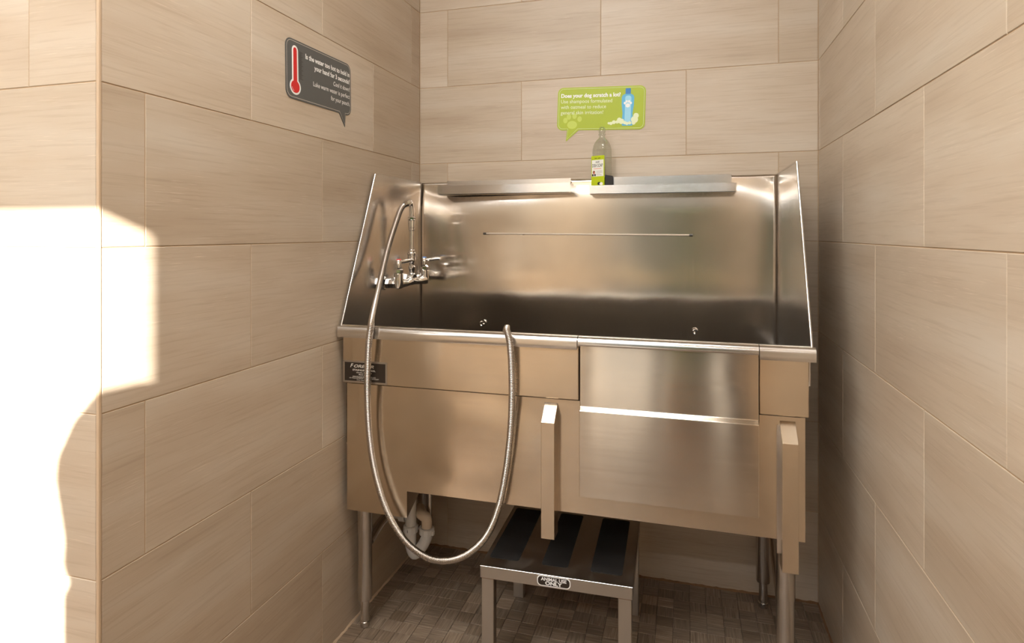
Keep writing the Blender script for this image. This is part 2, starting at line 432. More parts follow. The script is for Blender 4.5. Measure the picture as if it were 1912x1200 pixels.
obj('blocker_foliage', bm, M['leaf'], pt, True); obj('stem', L([(.2, .02), (.35, .02)], (1.05, -3.0, 0), 10), M['rust'], pt)
obj('pot', L([(0, .11), (.02, .12), (.24, .15), (.26, .16), (.28, .16), (.28, .14), (.25, .14)], (1.05, -3.0, 0), 28), M['pot'], pt, True)
def ceiling_panel(x, y, lx, ly, lab):
    t = thing('ceiling_light', lab, 'lamp', (x, y, CEIL))
    bm = bmesh.new()
    for a in ((x-lx/2-.02, x-lx/2, y-ly/2-.02, y+ly/2+.02), (x+lx/2, x+lx/2+.02, y-ly/2-.02, y+ly/2+.02), (x-lx/2, x+lx/2, y-ly/2-.02, y-ly/2), (x-lx/2, x+lx/2, y+ly/2, y+ly/2+.02)):
        box(bm, *a, CEIL-.022, CEIL-.001)
    obj('frame', bm, M['white'], t); obj('diffuser', B(x-lx/2, x+lx/2, y-ly/2, y+ly/2, CEIL-.016, CEIL-.003), M['lamp'], t)
ceiling_panel(.60, -1.42, 1.15, .55, 'white ceiling light panel above the wash bay')
ceiling_panel(-.1, -2.45, 1.6, .6, 'white ceiling light panel in the shop behind the wash bay')

tl = thing('strip_light', 'long thin strip light on the street wall above the door', 'lamp', (-.1, YF, 2.2))
obj('batten', B(-1.6, 1.40, YF, YF+.03, 2.17, 2.24, bev=.004), M['white'], tl); obj('tube', TB([(-1.58, YF+.042, 2.205), (1.38, YF+.042, 2.205)], .013, 12), M['strip'], tl)

# ------------------------------------------------------------------ dog wash tub
X0, X1 = .010, 1.334
YB = -.020; YR = -.612
tub = thing('dog_wash_tub', 'stainless steel dog bathing tub on tube legs filling the tiled bay', 'tub', (.67, -.31, 0))
# backsplash: slightly oil-canned sheet
bm = bmesh.new(); nx, nz = 90, 90; grid = []
def streak_z(x):   # how the sheet bulges: height at which it leans back most
    K = ((0, 1.388), (.05, 1.362), (.11, 1.347), (.22, 1.362), (.34, 1.383), (.45, 1.401), (.57, 1.419), (.65, 1.428), (.9, 1.436), (1.2, 1.424), (1.27, 1.402), (1.33, 1.372))
    for (a, za), (b, zb_) in zip(K, K[1:]):
        if x <= b: f = (x-a)/(b-a); return za+(zb_-za)*f
    return K[-1][1]
ZB0, ZB1 = .60, 1.452
for k in range(nz+1):
    z = ZB0+(ZB1-ZB0)*k/nz; row = []
    for i in range(nx+1):
        x = X0+.0015+(X1-X0-.003)*i/nx; u = (x-X0)/(X1-X0)
        top = max(0, (z-streak_z(x)+.13)/.13)
        y = YB + .0055*min(top, 1.35)**2.6 + .0012*math.sin(PI*u)*math.sin(PI*(z-.6)/.85)
        row.append(bm.verts.new((x, y, z)))
    grid.append(row)
for k in range(nz):
    for i in range(nx): bm.faces.new((grid[k][i], grid[k][i+1], grid[k+1][i+1], grid[k+1][i]))
bp_ = obj('backsplash_panel', bm, M['backsteel'], tub, True)
sd = bp_.modifiers.new('thickness', 'SOLIDIFY'); sd.thickness = .002; sd.offset = 1
SP = [(-.017, .865), (-.017, 1.450), (-.388, 1.452), (-.600, .962), (-.598, .938), (-.572, .938), (-.572, .865)]
for x, nm in ((X0, 'side_panel'), (X1-.003, 'side_panel')):
    bm = prism(bmesh.new(), SP, 0, x, x+.003); s = obj('side_panel', bm, M['steel'], tub)
    e = .0034
    obj('edge_bead', TB([(x+.0015, -.387, 1.452), (x+.0015, -.602, .960)], e, 12), M['railsteel'], s, True)
    obj('top_hem', B(x-.001, x+.004, -.388, -.016, 1.4505, 1.4545), M['steel'], s)
# rolled front rim, in three lengths (the middle one rides on the door)
def rim_prof(low=.933):
    pts = [(-.574, .955), (-.574, .965), (-.585, .9685)]
    for a in range(0, 7): pts.append((-.598-.016*math.sin(a/6*PI/2)*1.0, .953+.0155*math.cos(a/6*PI/2)))
    pts += [(-.6145, low+.003), (-.6135, low), (-.610, low), (-.609, low+.006), (-.6, .952)]
    return pts
def rim(x0, x1, parent, low=.933): 
    o = obj('rolled_rim', prism(bmesh.new(), rim_prof(low), 0, x0, x1), M['railsteel'], parent, True, sharp=30); return o
rim(X0-.004, .746, tub); rim(1.2105, X1+.006, tub)
# splash aprons under the rim
for x0, x1 in ((.017, .7485), (1.2115, 1.3255)):
    obj('apron', B(x0, x1, -.6005, -.585, .792, .9465, bev=.002), M['frontsteel'], tub)
# lower body: front sheet with cutout for the door, sides, bottom, deep sump box on the left
DL, DR, DB, DT = .7525, 1.2095, .5335, .945
bm = bmesh.new()
def sheet(x0, x1, z0, z1): box(bm, x0, x1, -.584, -.580, z0, z1)
sheet(DR+.003, 1.320, .4745, .7865); sheet(DL-.003, DR+.003, .4745, DB-.003)
sheet(.022, .2255, .395, .7865)
box(bm, 1.316, 1.320, -.580, -.03, .4745, .81); box(bm, .022, .026, -.580, -.03, .4745, .81)
box(bm, .022, 1.320, -.580, -.03, .4745, .4785)
gx, gz, rows_ = 44, 28, []
for k in range(gz+1):
    z = .4745+(.7865-.4745)*k/gz; rw = []
    for i in range(gx+1):
        x = .2255+(DL-.003-.2255)*i/gx
        q = max(0, 1-((x-.455)/.225)**2-((z-.640)/.150)**2)
        rw.append(bm.verts.new((x, -.584-.0045*(q*q*(3-2*q)), z)))
    rows_.append(rw)
for k in range(gz):
    for i in range(gx):
        f = bm.faces.new((rows_[k][i], rows_[k][i+1], rows_[k+1][i+1], rows_[k+1][i])); f.smooth = True
box(bm, .2255, DL-.003, -.583, -.580, .4745, .4775)
body = obj('tub_body', bm, M['frontsteel'], tub)
obj('gap_shade', B(.03, 1.31, -.5775, -.5765, .77, .83), M['black'], tub)  # black strip stands in for the shade in the gap below the aprons
bm = bmesh.new()
prism(bm, [(-.580, .395), (-.580, .4745), (-.412, .4745)], 0, .2225, .2255); prism(bm, [(-.580, .395), (-.580, .4745), (-.412, .4745)], 0, .022, .025)
prism(bm, [(-.580, .395), (-.580, .398), (-.412, .4745), (-.416, .4745)], 0, .025, .2225)
obj('sump_box', bm, M['steel'], tub)
# basin
bm = bmesh.new()
box(bm, X0+.013, X1-.013, -.577, -.573, .60, .94); box(bm, X0+.003, X1-.003, -.577, -.573, .94, .957); box(bm, X0+.003, X1-.013, -.577, -.018, .596, .60); box(bm, X1-.0155, X1-.0135, -.572, -.018, .60, .866); box(bm, X1-.0155, X1-.003, -.572, -.018, .864, .866)
box(bm, X0+.001, X0+.0025, -.572, -.018, .60, .865)
obj('basin', bm, M['steel'], tub)
obj('basin_shade_sheet', B(X0+.02, X1-.02, -.56, -.04, .6005, .608, bev=.003), M['black'], tub)  # unseen black sheet, added so the backsplash mirrors a shaded basin
# front door: upper leaf, sloped crease, proud lower leaf
door = obj('door', prism(bmesh.new(), [(-.590, DT), (-.601, DT), (-.601, .7765), (-.6135, .7675), (-.6135, DB), (-.590, DB)], 0, DL, DR), M['doorsteel'], tub)
bv = door.modifiers.new('edge', 'BEVEL'); bv.width = .0015; bv.segments = 2
rim(.7485, 1.2085, door, .944)
obj('door_gap_shade', B(DL-.02, DR+.02, -.583, -.581, DB-.02, .93), M['black'], tub)  # black sheet behind the door slit, painted in as its shade
# guide brackets
for x0 in (.6500, 1.2600):
    x1 = x0+.0375
    g = obj('guide_bracket', prism(bmesh.new(), [(-.584, .776), (-.631, .733), (-.631, .415), (-.584, .415)], 0, x0, x1), M['frontsteel'], tub)
    bv = g.modifiers.new('edge', 'BEVEL'); bv.width = .001; bv.segments = 2
    obj('mounting_flange', B(x0-.006, x0, -.5865, -.5842, .44, .765), M['railsteel'], g)
# legs with adjustable feet, braces
for n, (x, y) in enumerate(((.049, -.522), (1.281, -.535), (1.281, -.070), (.049, -.070))):
    lg = obj('leg', L([(.086, .018), (.088, .0215), (.092, .0225), (.30, .0225), (.302, .0238), (.4745, .0238)], (x, y, 0), 28), M['tubesteel'], tub, True)
    obj('adjustable_foot', L([(0, .010), (.002, .0145), (.018, .0155), (.020, .0138), (.0855, .0138)], (x, y, 0), 20), M['tubesteel'], lg, True)
obj('brace', TB([(1.279, -.51, .245), (1.281, -.14, .46)], .014, 16), M['tubesteel'], tub, True)
obj('brace', TB(catmull([(.052, -.50, .262), (.055, -.44, .285), (.06, -.38, .30), (.063, -.30, .33), (.065, -.22, .46)], 6), .0155, 16), M['tubesteel'], tub, True)
obj('brace', TB([(.049, -.10, .12), (.049, -.14, .12)], .004, 8), M['tubesteel'], tub, True)
# shampoo shelves on the backsplash
for x0, x1, z0, zl in ((.116, .633, 1.398, 1.4325), (.700, 1.196, 1.3895, 1.421)):
    bm = bmesh.new()
    obj_sh = obj('shelf', B(x0, x1, -.092, -.020, z0, z0+.002), M['steel'], tub)
    pl = Plane2D((0, -.092, 0), (1, 0, 0), (0, -1, 0))
    flat('front_lip', pl, rrect(x0, x1, z0, zl, .008), -.002, 0, M['steel'], obj_sh)
    for xe in (x0, x1-.002): obj('end_lip', prism(bmesh.new(), [(-.090, z0), (-.090, zl-.006), (-.084, zl), (-.03, zl), (-.022, zl-.008), (-.022, z0)], 0, xe, xe+.002), M['railsteel'], obj_sh)
    obj('back_flange', B(x0+.012, x1-.012, -.024, -.022, z0, 1.4555), M['railsteel'], obj_sh)
# tether rod and eyes
rod = obj('tether_rod', TB([(.292, -.036, 1.2495), (.67, -.036, 1.2465), (1.047, -.036, 1.244)], .0030, 10), M['rod'], tub, True)
for x, z in ((.289, 1.2495), (1.050, 1.244)): obj('end_cap', L([(-.006, .0046), (.006, .0046)], (x, -.036, z), 10, 0), M['frame'], rod, True)
for x in (.435, .58, .732, .885): obj('rod_clip', B(x-.004, x+.004, -.036, -.0215, 1.2435, 1.2475), M['chrome'], rod)
for x, z in ((.276, .903), (1.063, .906)):
    pts = [(x+.007*math.cos(a), -.032-.004*math.sin(a*.5), z+.008*math.sin(a)) for a in [k/10*PI*1.5 for k in range(11)]]
    obj('tether_eye', TB(pts, .0028, 8), M['chrome'], tub, True)
# name plate with lettering
pl = Plane2D((.0915, -.6006, .828), (1, 0, 0), (0, -1, 0), 0)
plate = flat('name_plate', pl, [(-.0725, -.0335), (.0765, -.0335), (.0765, .0335), (-.0725, .0335)], 0, .0012, M['stoolsteel'], tub)
flat('black_field', pl, [(-.0665, -.028), (.0715, -.028), (.0715, .0285), (-.0665, .0285)], .0012, .0016, M['black'], plate)
hh = .0019
text('lettering', 'F', pl, -.047, .0135, .0165, hh, M['print'], plate, 'LEFT', .0003, .35)
text('lettering', 'OREVER', pl, -.0345, .0135, .0125, hh, M['print'], plate, 'LEFT', .0003, .35, .068)
text('lettering', 'STAINLESS STEEL', pl, .0, .0035, .0066, hh, M['print'], plate, 'CENTER', .0002, 0, .078)
text('lettering', 'Omaha, Nebraska', pl, .0, -.0035, .0052, hh, M['print'], plate, 'CENTER', .0001, .1, .052)
text('lettering', 'Made in USA', pl, .0, -.0095, .0050, hh, M['print'], plate, 'CENTER', .0001, .1, .036)
text('lettering', 'www.foreverstainlesssteel.com', pl, .0, -.0150, .0046, hh, M['print'], plate, 'CENTER', .00005, .1, .078)
flat('underline', pl, [(-.039, -.0166), (.039, -.0166), (.039, -.0162), (-.039, -.0162)], .0016, hh, M['print'], plate)
text('lettering', 'US Patent #7389747 and Patent #6223697', pl, .0, -.0205, .0042, hh, M['print'], plate, 'CENTER', .00005, .1, .100)
text('lettering', 'Other Patents Pending', pl, .0, -.0258, .0040, hh, M['print'], plate, 'CENTER', .00005, .1, .05)

# ------------------------------------------------------------------ faucet on the left side panel
FX = .070
fa = thing('wall_faucet', 'chrome two-lever faucet with tall riser on the left tub side', 'faucet', (FX, -.22, 1.075))
zc = 1.075; yh, yc, yr = -.328, -.112, -.223
bm = bmesh.new()
tube(bm, catmull([(FX, yh, zc), (FX, yh+.06, zc-.002), (FX, yr, zc+.004), (FX, yc-.06, zc-.002), (FX, yc, zc)], 6), [.0165, .0165, .016, .015, .014, .0135, .013, .013, .0135, .014, .015, .0165, .018, .0165, .015, .014, .0135, .013, .013, .0135, .014, .015, .016, .0165, .0165], 18)
obj('mixer_body', bm, M['chrome'], fa, True)
for yy in (yh, yc):
    inl = obj('inlet', L([(-.001, .0235), (.003, .0235), (.006, .020)], (X0+.003, yy, zc), 24, 0), M['chrome'], fa, True)
    obj('union_nut', L([(.010, .0165), (.012, .0185), (.024, .0185), (.026, .0165)], (X0+.003, yy, zc), 6, 0), M['chrome'], inl)
    obj('union_nut', L([(.027, .0145), (.028, .0165), (.038, .0165), (.040, .0135), (FX-X0-.003, .0125)], (X0+.003, yy, zc), 8, 0), M['chrome'], inl)
for yy, capm, ang, nm in ((yh, 'red', math.radians(68), 'hot'), (yc, 'blue', math.radians(12), 'cold')):
    v = obj('valve', L([(-.018, .008), (-.015, .0150), (.004, .0175), (.030, .0158), (.034, .0158), (.036, .0135)], (FX, yy, zc), 24), M['chrome'], fa, True)
    obj('bonnet_nut', L([(.036, .0150), (.038, .0165), (.048, .0165), (.052, .0125), (.055, .008)], (FX, yy, zc), 8), M['chrome'], v)
    obj('spindle', L([(.054, .0045), (.066, .0045)], (FX, yy, zc), 12), M['chrome'], v, True)
    obj('lever_hub', L([(.063, .0095), (.064, .0105), (.080, .0105), (.082, .009)], (FX, yy, zc), 20), M['chrome'], v, True)
    c = obj('index_cap', L([(.082, .0085), (.0845, .008), (.086, .005)], (FX, yy, zc), 18), M[capm], v, True); c['label'] = ('red' if capm == 'red' else 'blue')+' index cap'
    d = Vector((math.cos(ang), math.sin(ang), 0)); z = zc+.074; P = Vector((FX, yy, z))
    path = [P+d*.008, P+d*.022+Vector((0, 0, .002)), P+d*.040+Vector((0, 0, .005)), P+d*.056+Vector((0, 0, .007)), P+d*.064+Vector((0, 0, .006))]
    bmv = bmesh.new(); tube(bmv, catmull(path, 5), [.0070+.0022*abs(math.sin(k/20*PI*1.2)) for k in range(21)], 12)
    bmesh.ops.scale(bmv, vec=(1, 1, .75), space=Matrix.Translation(-(P+d*.03)), verts=bmv.verts)
    obj('lever', bmv, M['chrome'], v, True)
ri = obj('riser', L([(.010, .011), (.014, .0165), (.026, .0165), (.030, .010), (.040, .010), (.044, .0125), (.054, .0125), (.058, .009), (.070, .009), (.074, .0120), (.076, .0145), (.096, .0145), (.098, .0165), (.104, .0165), (.106, .0125), (.114, .0125), (.116, .0088), (.185, .0088), (.187, .0120), (.192, .0120), (.193, .0105), (.196, .0105), (.197, .0128), (.222, .0128), (.224, .0095)], (FX, yr, zc), 24), M['chrome'], fa, True)
obj('hex_nut', L([(.014, .017), (.016, .0200), (.026, .0200), (.028, .0165)], (FX, yr, zc), 6), M['chrome'], ri)
obj('vacuum_collar', L([(.224, .0130), (.226, .0155), (.232, .0155), (.236, .0120)], (FX, yr, zc), 8), M['chrome'], ri)
gp = catmull([(FX, yr, zc+.232), (FX, yr, zc+.262), (FX, yr-.006, zc+.282), (FX+.004, yr-.026, zc+.291), (FX+.008, yr-.044, zc+.284)], 8)
obj('gooseneck', TB(gp, .0085, 16), M['chrome'], fa, True)
obj('wire_loop', TB(catmull([(FX+.016, yr-.02, zc+.03), (FX+.025, yr-.05, zc+.012), (FX+.028, yr+.0, zc+.002), (FX+.022, yr+.06, zc+.008), (FX+.015, yr+.085, zc+.03)], 6), .0013, 8), M['chrome'], fa, True)

# ------------------------------------------------------------------ flexible hose
def unproject(u, v, y):
    d = fw + rt*((u-956)/1129.2) - Vector((0, 0, 1))*((v-435)/1129.2)
    k = (y-cw.y)/d.y; return cw+d*k
HP = [gp[-1]+Vector((-.003, .012, .004)), gp[-1]]
for u, v, y in ((750, 388, -.30), (738, 420, -.34), (725, 462, -.385), (713, 512, -.44), (702, 560, -.52), (693, 604, -.622), (688, 650, -.632), (686, 720, -.625), (688, 790, -.618), (696, 860, -.616), (712, 925, -.616), (733, 975, -.616), (762, 1015, -.616), (800, 1041, -.618), (838, 1046, -.62),
                (876, 1032, -.62), (908, 1000, -.62), (930, 950, -.62), (944, 885, -.62), (953, 810, -.622), (956, 740, -.624), (955, 680, -.628), (952, 640, -.630), (947, 618, -.618)):
    HP.append(unproject(u, v, y))
e = HP[-1]; HP += [e+Vector((-.006, .020, .006)), e+Vector((-.015, .040, -.004)), e+Vector((-.022, .052, -.030)), e+Vector((-.03, .06, -.09)), e+Vector((-.04, .08, -.20)), e+Vector((-.05, .14, -.33)), e+Vector((.0, .25, -.352)), e+Vector((.10, .33, -.352))]
cpts = resample(catmull(HP, 16), .0010)
pitch = 4; rr = []
for k in range(len(cpts)):
    rr.append((.0101 if k % pitch in (0, 1) else .0080 if k % pitch == 3 else .0093))
hose = thing('spray_hose', 'ribbed metal shower hose hanging in a loop in front of the tub', 'hose', tuple(HP[1]))
hbm = bmesh.new(); tube(hbm, cpts[40:], rr[40:], 12)
obj('ribbed_sleeve', hbm, M['hose'], hose, True, sharp=80)
obj('hose_ferrule', TB(cpts[2:44:6], [.0105, .0112, .0112, .0112, .0112, .0108, .0100], 18), M['chrome'], hose, True)
cpl = obj('rim_clip', B(.112, .121, -.6185, -.6150, .936, .958, bev=.001), M['frame'], tub)

# ------------------------------------------------------------------ drain trap
dt = thing('drain_trap', 'white plastic sink trap with cream elbow under the tub', 'pipe', (.13, -.30, .10))
tx, ty = .103, -.30
def uy(u, v, y=-.30): return unproject(u, v, y)
p1 = uy(767, 920); p2 = uy(767, 986)
obj('tailpiece', TB([(p2.x, ty, .470), (p2.x, ty, p2.z)], .0195, 24), M['pvc'], dt, True)
n1 = obj('slip_nut', L([(-.012, .0225), (-.010, .0262), (.010, .0262), (.013, .0230)], (p2.x, ty, p2.z), 12), M['pvc'], dt)
obj('mark', B(p2.x-.0008, p2.x+.0008, ty-.0275, ty-.0258, p2.z-.004, p2.z+.005), M['slate'], n1)
a = uy(797, 990); mid = uy(783, 1022)
bend = catmull([(p2.x, ty, p2.z-.005), (p2.x, ty, p2.z-.045), (p2.x+.002, ty, .148), (p2.x+.014, ty, .128), (p2.x+.032, ty, .142), (a.x-.008, ty, a.z-.04), (a.x, ty, a.z-.018), (a.x, ty, a.z)], 7)
obj('trap_bend', TB(bend, .0195, 24), M['pvc'], dt, True)
n2 = obj('slip_nut', L([(-.012, .0225), (-.010, .0262), (.008, .0262), (.011, .0225)], (a.x, ty, a.z), 12), M['pvc'], dt)
obj('nut_lug', B(a.x+.022, a.x+.030, ty-.012, ty+.0, a.z-.010, a.z+.004, bev=.001), M['pvc'], n2)
el = catmull([(a.x, ty, a.z), (a.x, ty, a.z+.028), (a.x-.003, ty, a.z+.044), (a.x-.016, ty+.002, a.z+.050), (a.x-.028, ty+.012, a.z+.050), (a.x-.05, ty+.05, a.z+.050)], 7)
obj('cream_elbow', TB(el, .0182, 24), M['pvc_beige'], dt, True)['label'] = 'cream plastic elbow'
obj('supply_pipe', TB([(a.x-.002, ty+.03, .4745), (a.x-.002, ty+.03, a.z+.03)], .0085, 16), M['tubesteel'], dt, True)
obj('waste_arm', L([(0, .0105), (.055, .0105)], (p2.x-.078, ty+.02, p2.z+.028), 18, 0), M['pvc'], dt, True)
obj('coupling', L([(0, .0175), (.022, .0175)], (p2.x-.052, ty+.02, p2.z+.028), 18, 0), M['pvc'], dt, True)

# ------------------------------------------------------------------ step stool
stl = thing('step_stool', 'low steel step with three black grip strips half under the tub', 'stool', (.675, -.41, 0))
sx0, sx1, sy0, sy1, sz = .4615, .8905, -.602, -.205, .300
sb = bmesh.new(); box(sb, sx0, sx1, sy0, sy1, sz-.002, sz)
box(sb, sx0, sx1, sy0, sy0+.002, sz-.0335, sz); box(sb, sx0, sx1, sy1-.002, sy1, sz-.0335, sz)
box(sb, sx0, sx0+.002, sy0, sy1, sz-.0335, sz); box(sb, sx1-.002, sx1, sy0, sy1, sz-.0335, sz)
obj('step_top', sb, M['stoolsteel'], stl)
obj('top_edge', TB([(sx0, sy0+.0015, sz-.0012), (sx1, sy0+.0015, sz-.0012)], .0022, 10), M['railsteel'], stl, True)
for x in (sx0+.003, sx1-.039):
    for y in (sy0+.004, sy1-.034):
        lg = obj('leg', B(x, x+.036, y, y+.030, 0, sz-.030, bev=.0015), M['stoolsteel'], stl)
        obj('rust_seam', B(x-.0004, x+.0364, y-.0004, y+.0304, sz-.037, sz-.0325), M['rust'], lg)
for x0, x1 in ((.4745, .5625), (.6300, .7060), (.7705, .8590)):
    pl = Plane2D((0, 0, 0), (1, 0, 0), (0, 0, 1)); bm = bmesh.new()
    pts = rrect(x0, x1, sy0+.050, sy1-.02, .008, 4); prism(bm, pts, 2, sz, sz+.0012); obj('grip_strip', bm, M['grip'], stl)
pl = Plane2D((.6755, sy0-.0001, sz-.0160), (1, 0, 0), (0, -1, 0), 0)
stick = flat('sticker', pl, rrect(-.047, .047, -.0145, .0145, .011), 0, .0006, M['white'], stl)
flat('sticker_field', pl, rrect(-.0445, .0445, -.012, .012, .0095), .0006, .0009, M['black'], stick)
text('lettering', 'ANIMAL USE', pl, 0, .0012, .0125, .0011, M['white'], stick, 'CENTER', .0004, 0, .072)
text('lettering', 'ONLY', pl, 0, -.0098, .0135, .0011, M['white'], stick, 'CENTER', .0006, 0, .048)
stl.rotation_euler = (0, 0, math.radians(1.2))

# ------------------------------------------------------------------ soap bottle and slate box on the right shelf
zb = 1.3925
bx, by = .741, -.0515
bo = thing('soap_bottle', 'clear plastic dish soap bottle with lime green label, capless, on shelf', 'bottle', (bx, by, zb))
def superoval(rx, ry, n=28, e=3.0):
    out = []
    for k in range(n):
        a = 2*PI*k/n; c, s = math.cos(a), math.sin(a)
        out.append((math.copysign(abs(c)**(2/e), c)*rx, math.copysign(abs(s)**(2/e), s)*ry))
    return out
RA = math.radians(-23.5); ca, sa = math.cos(RA), math.sin(RA)
bm = bmesh.new(); prev = None; hb = .0285
for z, q, e in ((0, .86, 4), (.003, .97, 5), (.010, 1, 5), (.140, 1, 5), (.143, .975, 5), (.147, 1, 5), (.162, .99, 4.5), (.175, .93, 3.6), (.187, .79, 2.9), (.196, .60, 2.4), (.201, .43, 2), (.204, .37, 2), (.212, .36, 2), (.213, .46, 2), (.216, .46, 2), (.217, .37, 2), (.221, .37, 2), (.222, .43, 2), (.234, .41, 2), (.240, .33, 2), (.243, .22, 2)):
    ring = [bm.verts.new((bx+(x*ca-y*sa), by+(x*sa+y*ca), zb+z)) for x, y in superoval(hb*q, hb*q, 36, e)]
    if prev:
        for k in range(36): bm.faces.new((prev[k], prev[(k+1) % 36], ring[(k+1) % 36], ring[k]))
    else: bm.faces.new(ring[::-1])
    prev = ring
obj('bottle_body', bm, M['pet'], bo, True, sharp=60)
nrm_ = (sa, -ca, 0); o_ = Vector((bx, by, zb))+Vector(nrm_)*(hb+.0004)
pl = Plane2D(o_, (ca, sa, 0), nrm_)
lb = flat('label', pl, rrect(-.0272, .0272, .004, .136, .003), 0, .0004, M['label_green'], bo)
flat('label_panel', pl, [(-.0245, .062), (.0235, .062), (.0235, .121), (-.0245, .121)], .0004, .0006, M['label_white'], lb)
for a_, b_ in ((-.013, -.004), (.000, .011)): flat('brand_line', pl, [(a_, .1260), (b_, .1260), (b_, .1278), (a_, .1278)], .0004, .0008, M['label_text'], lb)
text('lettering', 'LIQUID', pl, -.001, .1105, .0085, .0008, M['label_text'], lb, 'CENTER', .0002, 0, .016)
text('lettering', 'DISH SOAP', pl, -.001, .0955, .0165, .0008, M['label_text'], lb, 'CENTER', .0002, 0, .043)
flat('scent_line', pl, [(-.018, .0885), (.014, .0885), (.014, .0905), (-.018, .0905)], .0006, .0008, M['label_pink'], lb)
for k in range(4): flat('text_line', pl, [(-.006, .0665+k*.0046), (.019-(k == 0)*.004-(k == 1)*.010, .0665+k*.0046), (.019-(k == 0)*.004-(k == 1)*.010, .0672+k*.0046), (-.006, .0672+k*.0046)], .0006, .0008, M['slate'], lb)
for qi, (dx, dz, r, mm) in enumerate(((-.0160, .0770, .0050, 'label_brown'), (-.0205, .0670, .0038, 'label_text'), (-.0115, .0670, .0036, 'label_text'), (-.0140, .0735, .0030, 'label_pink'))):
    flat('printed_nut', pl, ring_pts(dx, dz, r, r*1.2, 10), .0006, .0008+qi*.00005, M[mm], lb)
flat('printed_pattern', pl, ring_pts(.006, .036, .008, .006, 12), .0004, .0006, M['label_text'], lb); flat('printed_pattern', pl, ring_pts(.014, .035, .007, .0055, 12), .0006, .0008, M['label_white'], lb)
nrm_ = (ca, sa, 0); o_ = Vector((bx, by, zb))+Vector(nrm_)*(hb+.0004)
flat('side_label', Plane2D(o_, (-sa, ca, 0), nrm_), [(-.0262, .004), (.0262, .004), (.0262, .066), (-.0262, .066)], 0, .0004, M['slate'], bo)['label'] = 'dark grey side label'

# ------------------------------------------------------------------ vinyl signs
def bubble(x0, x1, y0, y1, r, tail):
    """rounded rectangle, tail = (base0, base1, tip_s, tip_t) on the lower edge"""
    pts = rrect(x0, x1, y0, y1, r); b0, b1, ts, tt = tail
    # rrect starts at lower right corner; the lower edge runs from the last point to the first
    return pts + [(b0, y0), (ts, tt), (b1, y0)]
def outline(name, pl, pts, w_, h, mat, parent):
    cx = sum(p[0] for p in pts)/len(pts); cy = sum(p[1] for p in pts)/len(pts)
    n = len(pts); bm = bmesh.new(); rings = []
    nr = []
    for i in range(n):
        a = Vector(pts[i-1]); b = Vector(pts[i]); c = Vector(pts[(i+1) % n])
        t = ((b-a).normalized()+(c-b).normalized()); t = t.normalized() if t.length > 1e-6 else (c-b).normalized()
        nr.append(Vector((-t.y, t.x)))
    for i in range(n):
        p = Vector(pts[i]); q = p+nr[i]*w_
        rings.append((bm.verts.new(pl.p(p.x, p.y, h)), bm.verts.new(pl.p(q.x, q.y, h))))
    for i in range(n):
        a, b = rings[i], rings[(i+1) % n]; bm.faces.new((a[0], b[0], b[1], a[1]))
    return obj(name, bm, mat, parent)
# grey sign on the left wall
g = thing('water_heat_sign', 'dark grey speech-bubble wall sign with a red thermometer', 'sign', (.0005, -.692, 1.702))
pl = Plane2D((.0004, -.692, 1.7025), (0, 1, 0), (1, 0, 0), math.radians(1.2))
HW, HH = .1645, .0815
bub = bubble(-HW, HW, -HH, HH, .024, (.155, .105, .128, -.118))
tl_ = [p for p in rrect(-HW, HW, -HH, HH, .024)] + [(.095, -HH), (.128, -.122), (.135, -HH)]
tl_ = rrect(-HW, HW, -HH, HH, .024) 
pts = tl_ + [(.095, -HH), (.1275, -.121), (.1330, -HH)]
pts = tl_[:-1] + [tl_[-1]] 
low = [(.095, -HH), (.1275, -.121), (.1330, -HH)]
pts = tl_ + low
flat('sign_face', pl, pts, 0, .0010, M['sign_grey'], g)
k_ = .0045
inn = rrect(-HW+k_, HW-k_, -HH+k_, HH-k_, .020) + [(.0975, -HH+k_), (.1265, -.113), (.1295, -HH+k_)]
outline('border_line', pl, inn, .0012, .0013, M['print'], g)
th_ = []
th_ += ring_pts(-.123, -.049, .0245, .0235, 20, math.radians(58), math.radians(-238+0)) 
bulb = [(-.123+.0245*math.cos(a), -.047+.022*math.sin(a)) for a in [math.radians(125)+math.radians(290)*i/20 for i in range(21)]]
stem = [(-.123+.0135*math.cos(a), .052+.0135*math.sin(a)) for a in [PI*i/10 for i in range(11)]]
flat('thermometer_white', pl, bulb+stem, .0010, .0013, M['white'], g)
bulb = [(-.123+.0190*math.cos(a), -.047+.017*math.sin(a)) for a in [math.radians(115)+math.radians(310)*i/20 for i in range(21)]]
stem = [(-.123+.0075*math.cos(a), .052+.0080*math.sin(a)) for a in [PI*i/10 for i in range(11)]]
flat('thermometer_red', pl, bulb+stem, .0013, .0016, M['red'], g)
outl = [(-.137+.002*math.cos(a), -.052) for a in (0,)]
bm = bmesh.new()
for i in range(7):
    a0, a1 = math.radians(190+i*8), math.radians(198+i*8)
    q = [bm.verts.new(pl.p(-.123+r*math.cos(a), -.047+r*math.sin(a)*.9, .0018)) for r, a in ((.0145, a0), (.0145, a1), (.0158, a1), (.0158, a0))]
    bm.faces.new(q)
obj('bulb_glint', bm, M['white'], g)
bm = bmesh.new()
for i in range(25):
    z = -.022+i*.0031; l = .018 if i % 4 == 0 else .011
    q = [bm.verts.new(pl.p(s, t, .0012)) for s, t in ((-.105, z), (-.105+l, z), (-.105+l, z+.0010), (-.105, z+.0010))]; bm.faces.new(q)
obj('scale_marks', bm, M['black'], g)
RS = .1565
for body, z, sz_, bd, wd in (('Is the water too hot to hold in', .0415, .0195, .0006, .232), ('your hand for 3 seconds?', .0190, .0195, .0006, .190), ('Cool it down!', -.0045, .0190, .0001, .092), ('Luke warm water is perfect', -.0275, .0190, .0001, .196), ('for your pooch.', -.0505, .0190, .0001, .106)):
    text('lettering', body, pl, RS, z, sz_, .0014, M['white'], g, 'RIGHT', bd, .12 if 'Cool' in body else 0, wd)
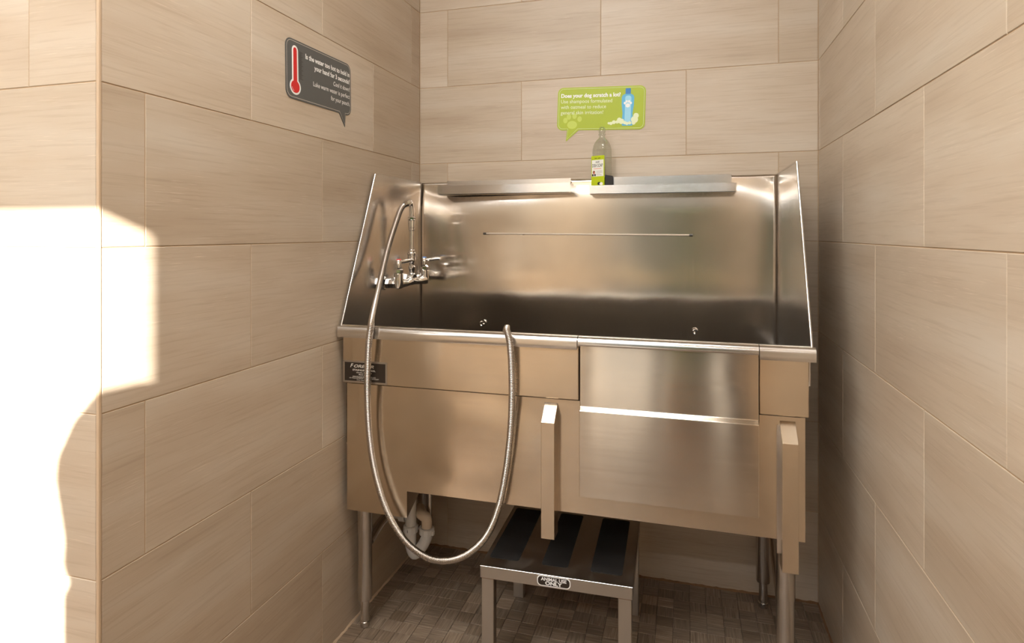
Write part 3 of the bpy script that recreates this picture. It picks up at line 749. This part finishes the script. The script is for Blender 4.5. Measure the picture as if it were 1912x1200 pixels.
# green sign on the back wall
g = thing('shampoo_tip_sign', 'lime green speech-bubble wall sign with a blue bottle', 'sign', (.729, -.0005, 1.713))
pl = Plane2D((.729, -.0004, 1.7135), (1, 0, 0), (0, -1, 0), math.radians(-1.9))
HW, HH = .1625, .0800
flat('sign_face', pl, rrect(-HW, HW, -HH, HH, .021) + [(-.1240, -HH), (-.1265, -.122), (-.080, -HH)], 0, .0010, M['sign_green'], g)
outline('border_line', pl, rrect(-HW+.005, HW-.005, -HH+.005, HH-.005, .017) + [(-.1205, -HH+.005), (-.1225, -.113), (-.0830, -HH+.005)], .0009, .0013, M['softwhite'], g)
for cx_, cz_, sc, h in ((-.105, -.058, 1.0, .0012),):
    flat('paw_pad', pl, ring_pts(cx_, cz_-.002, .019, .015, 16), .0010, h, M['sign_green_pale'], g)
    for a, r in ((150, .030), (115, .031), (75, .032), (35, .034)):
        flat('paw_toe', pl, ring_pts(cx_+r*math.cos(math.radians(a)), cz_+r*math.sin(math.radians(a)), .0085, .0105, 14), .0010, h, M['sign_green_pale'], g)
LS = -.150
for body, z, sz_, bd, wd in (('Does your dog scratch a lot?', .0425, .0200, .0007, .222), ('Use shampoos formulated', .0215, .0190, .0001, .192), ('with oatmeal to reduce', .0005, .0190, .0001, .170), ('general skin irritation!', -.0205, .0190, .0001, .160)):
    text('lettering', body, pl, LS, z, sz_, .0014, M['white'] if bd > .0005 else M['softwhite'], g, 'LEFT', bd, 0, wd)
bxs = .099
flat('pictured_cap', pl, rrect(bxs-.0095, bxs+.0095, .050, .071, .002, 3), .0010, .0014, M['bottle_blue_dark'], g)
bp2 = [(-.019, -.064), (-.017, -.066), (.017, -.066), (.019, -.064), (.0195, -.045), (.0180, -.020), (.0220, .010), (.0225, .038), (.019, .046), (.010, .051), (-.010, .051), (-.019, .046), (-.0225, .038), (-.0220, .010), (-.0180, -.020), (-.0195, -.045)]
flat('pictured_bottle', pl, [(bxs+a, b) for a, b in bp2], .0010, .0014, M['bottle_blue'], g)
flat('pictured_shine', pl, rrect(bxs-.010, bxs+.012, -.060, .044, .008, 3), .0014, .0016, M['bottle_blue_light'], g)
flat('pictured_paw', pl, ring_pts(bxs, .008, .0085, .0075, 12), .0016, .0018, M['white'], g)
for a in (150, 110, 70, 30): flat('pictured_paw', pl, ring_pts(bxs+.0125*math.cos(math.radians(a)), .010+.0135*math.sin(math.radians(a)), .004, .005, 10), .0016, .0018, M['white'], g)
rnd = random.Random(3)
for qi, (a, b, r) in enumerate([(.052+.010*i+rnd.uniform(-.003, .003), -.054+rnd.uniform(-.004, .006), .006+rnd.uniform(0, .003)) for i in range(4)] + [(.070, -.044, .008), (.078, -.050, .010), (.098, -.058, .006), (.108, -.056, .006), (.125, -.044, .013), (.130, -.030, .010), (.122, -.056, .007), (.040, -.057, .006), (.032, -.056, .0045), (.090, -.055, .006)]):
    fb = flat('pictured_bubble', pl, ring_pts(a, b, r, r, 14), .0016, .00185+qi*.00004, M['softwhite'], g)
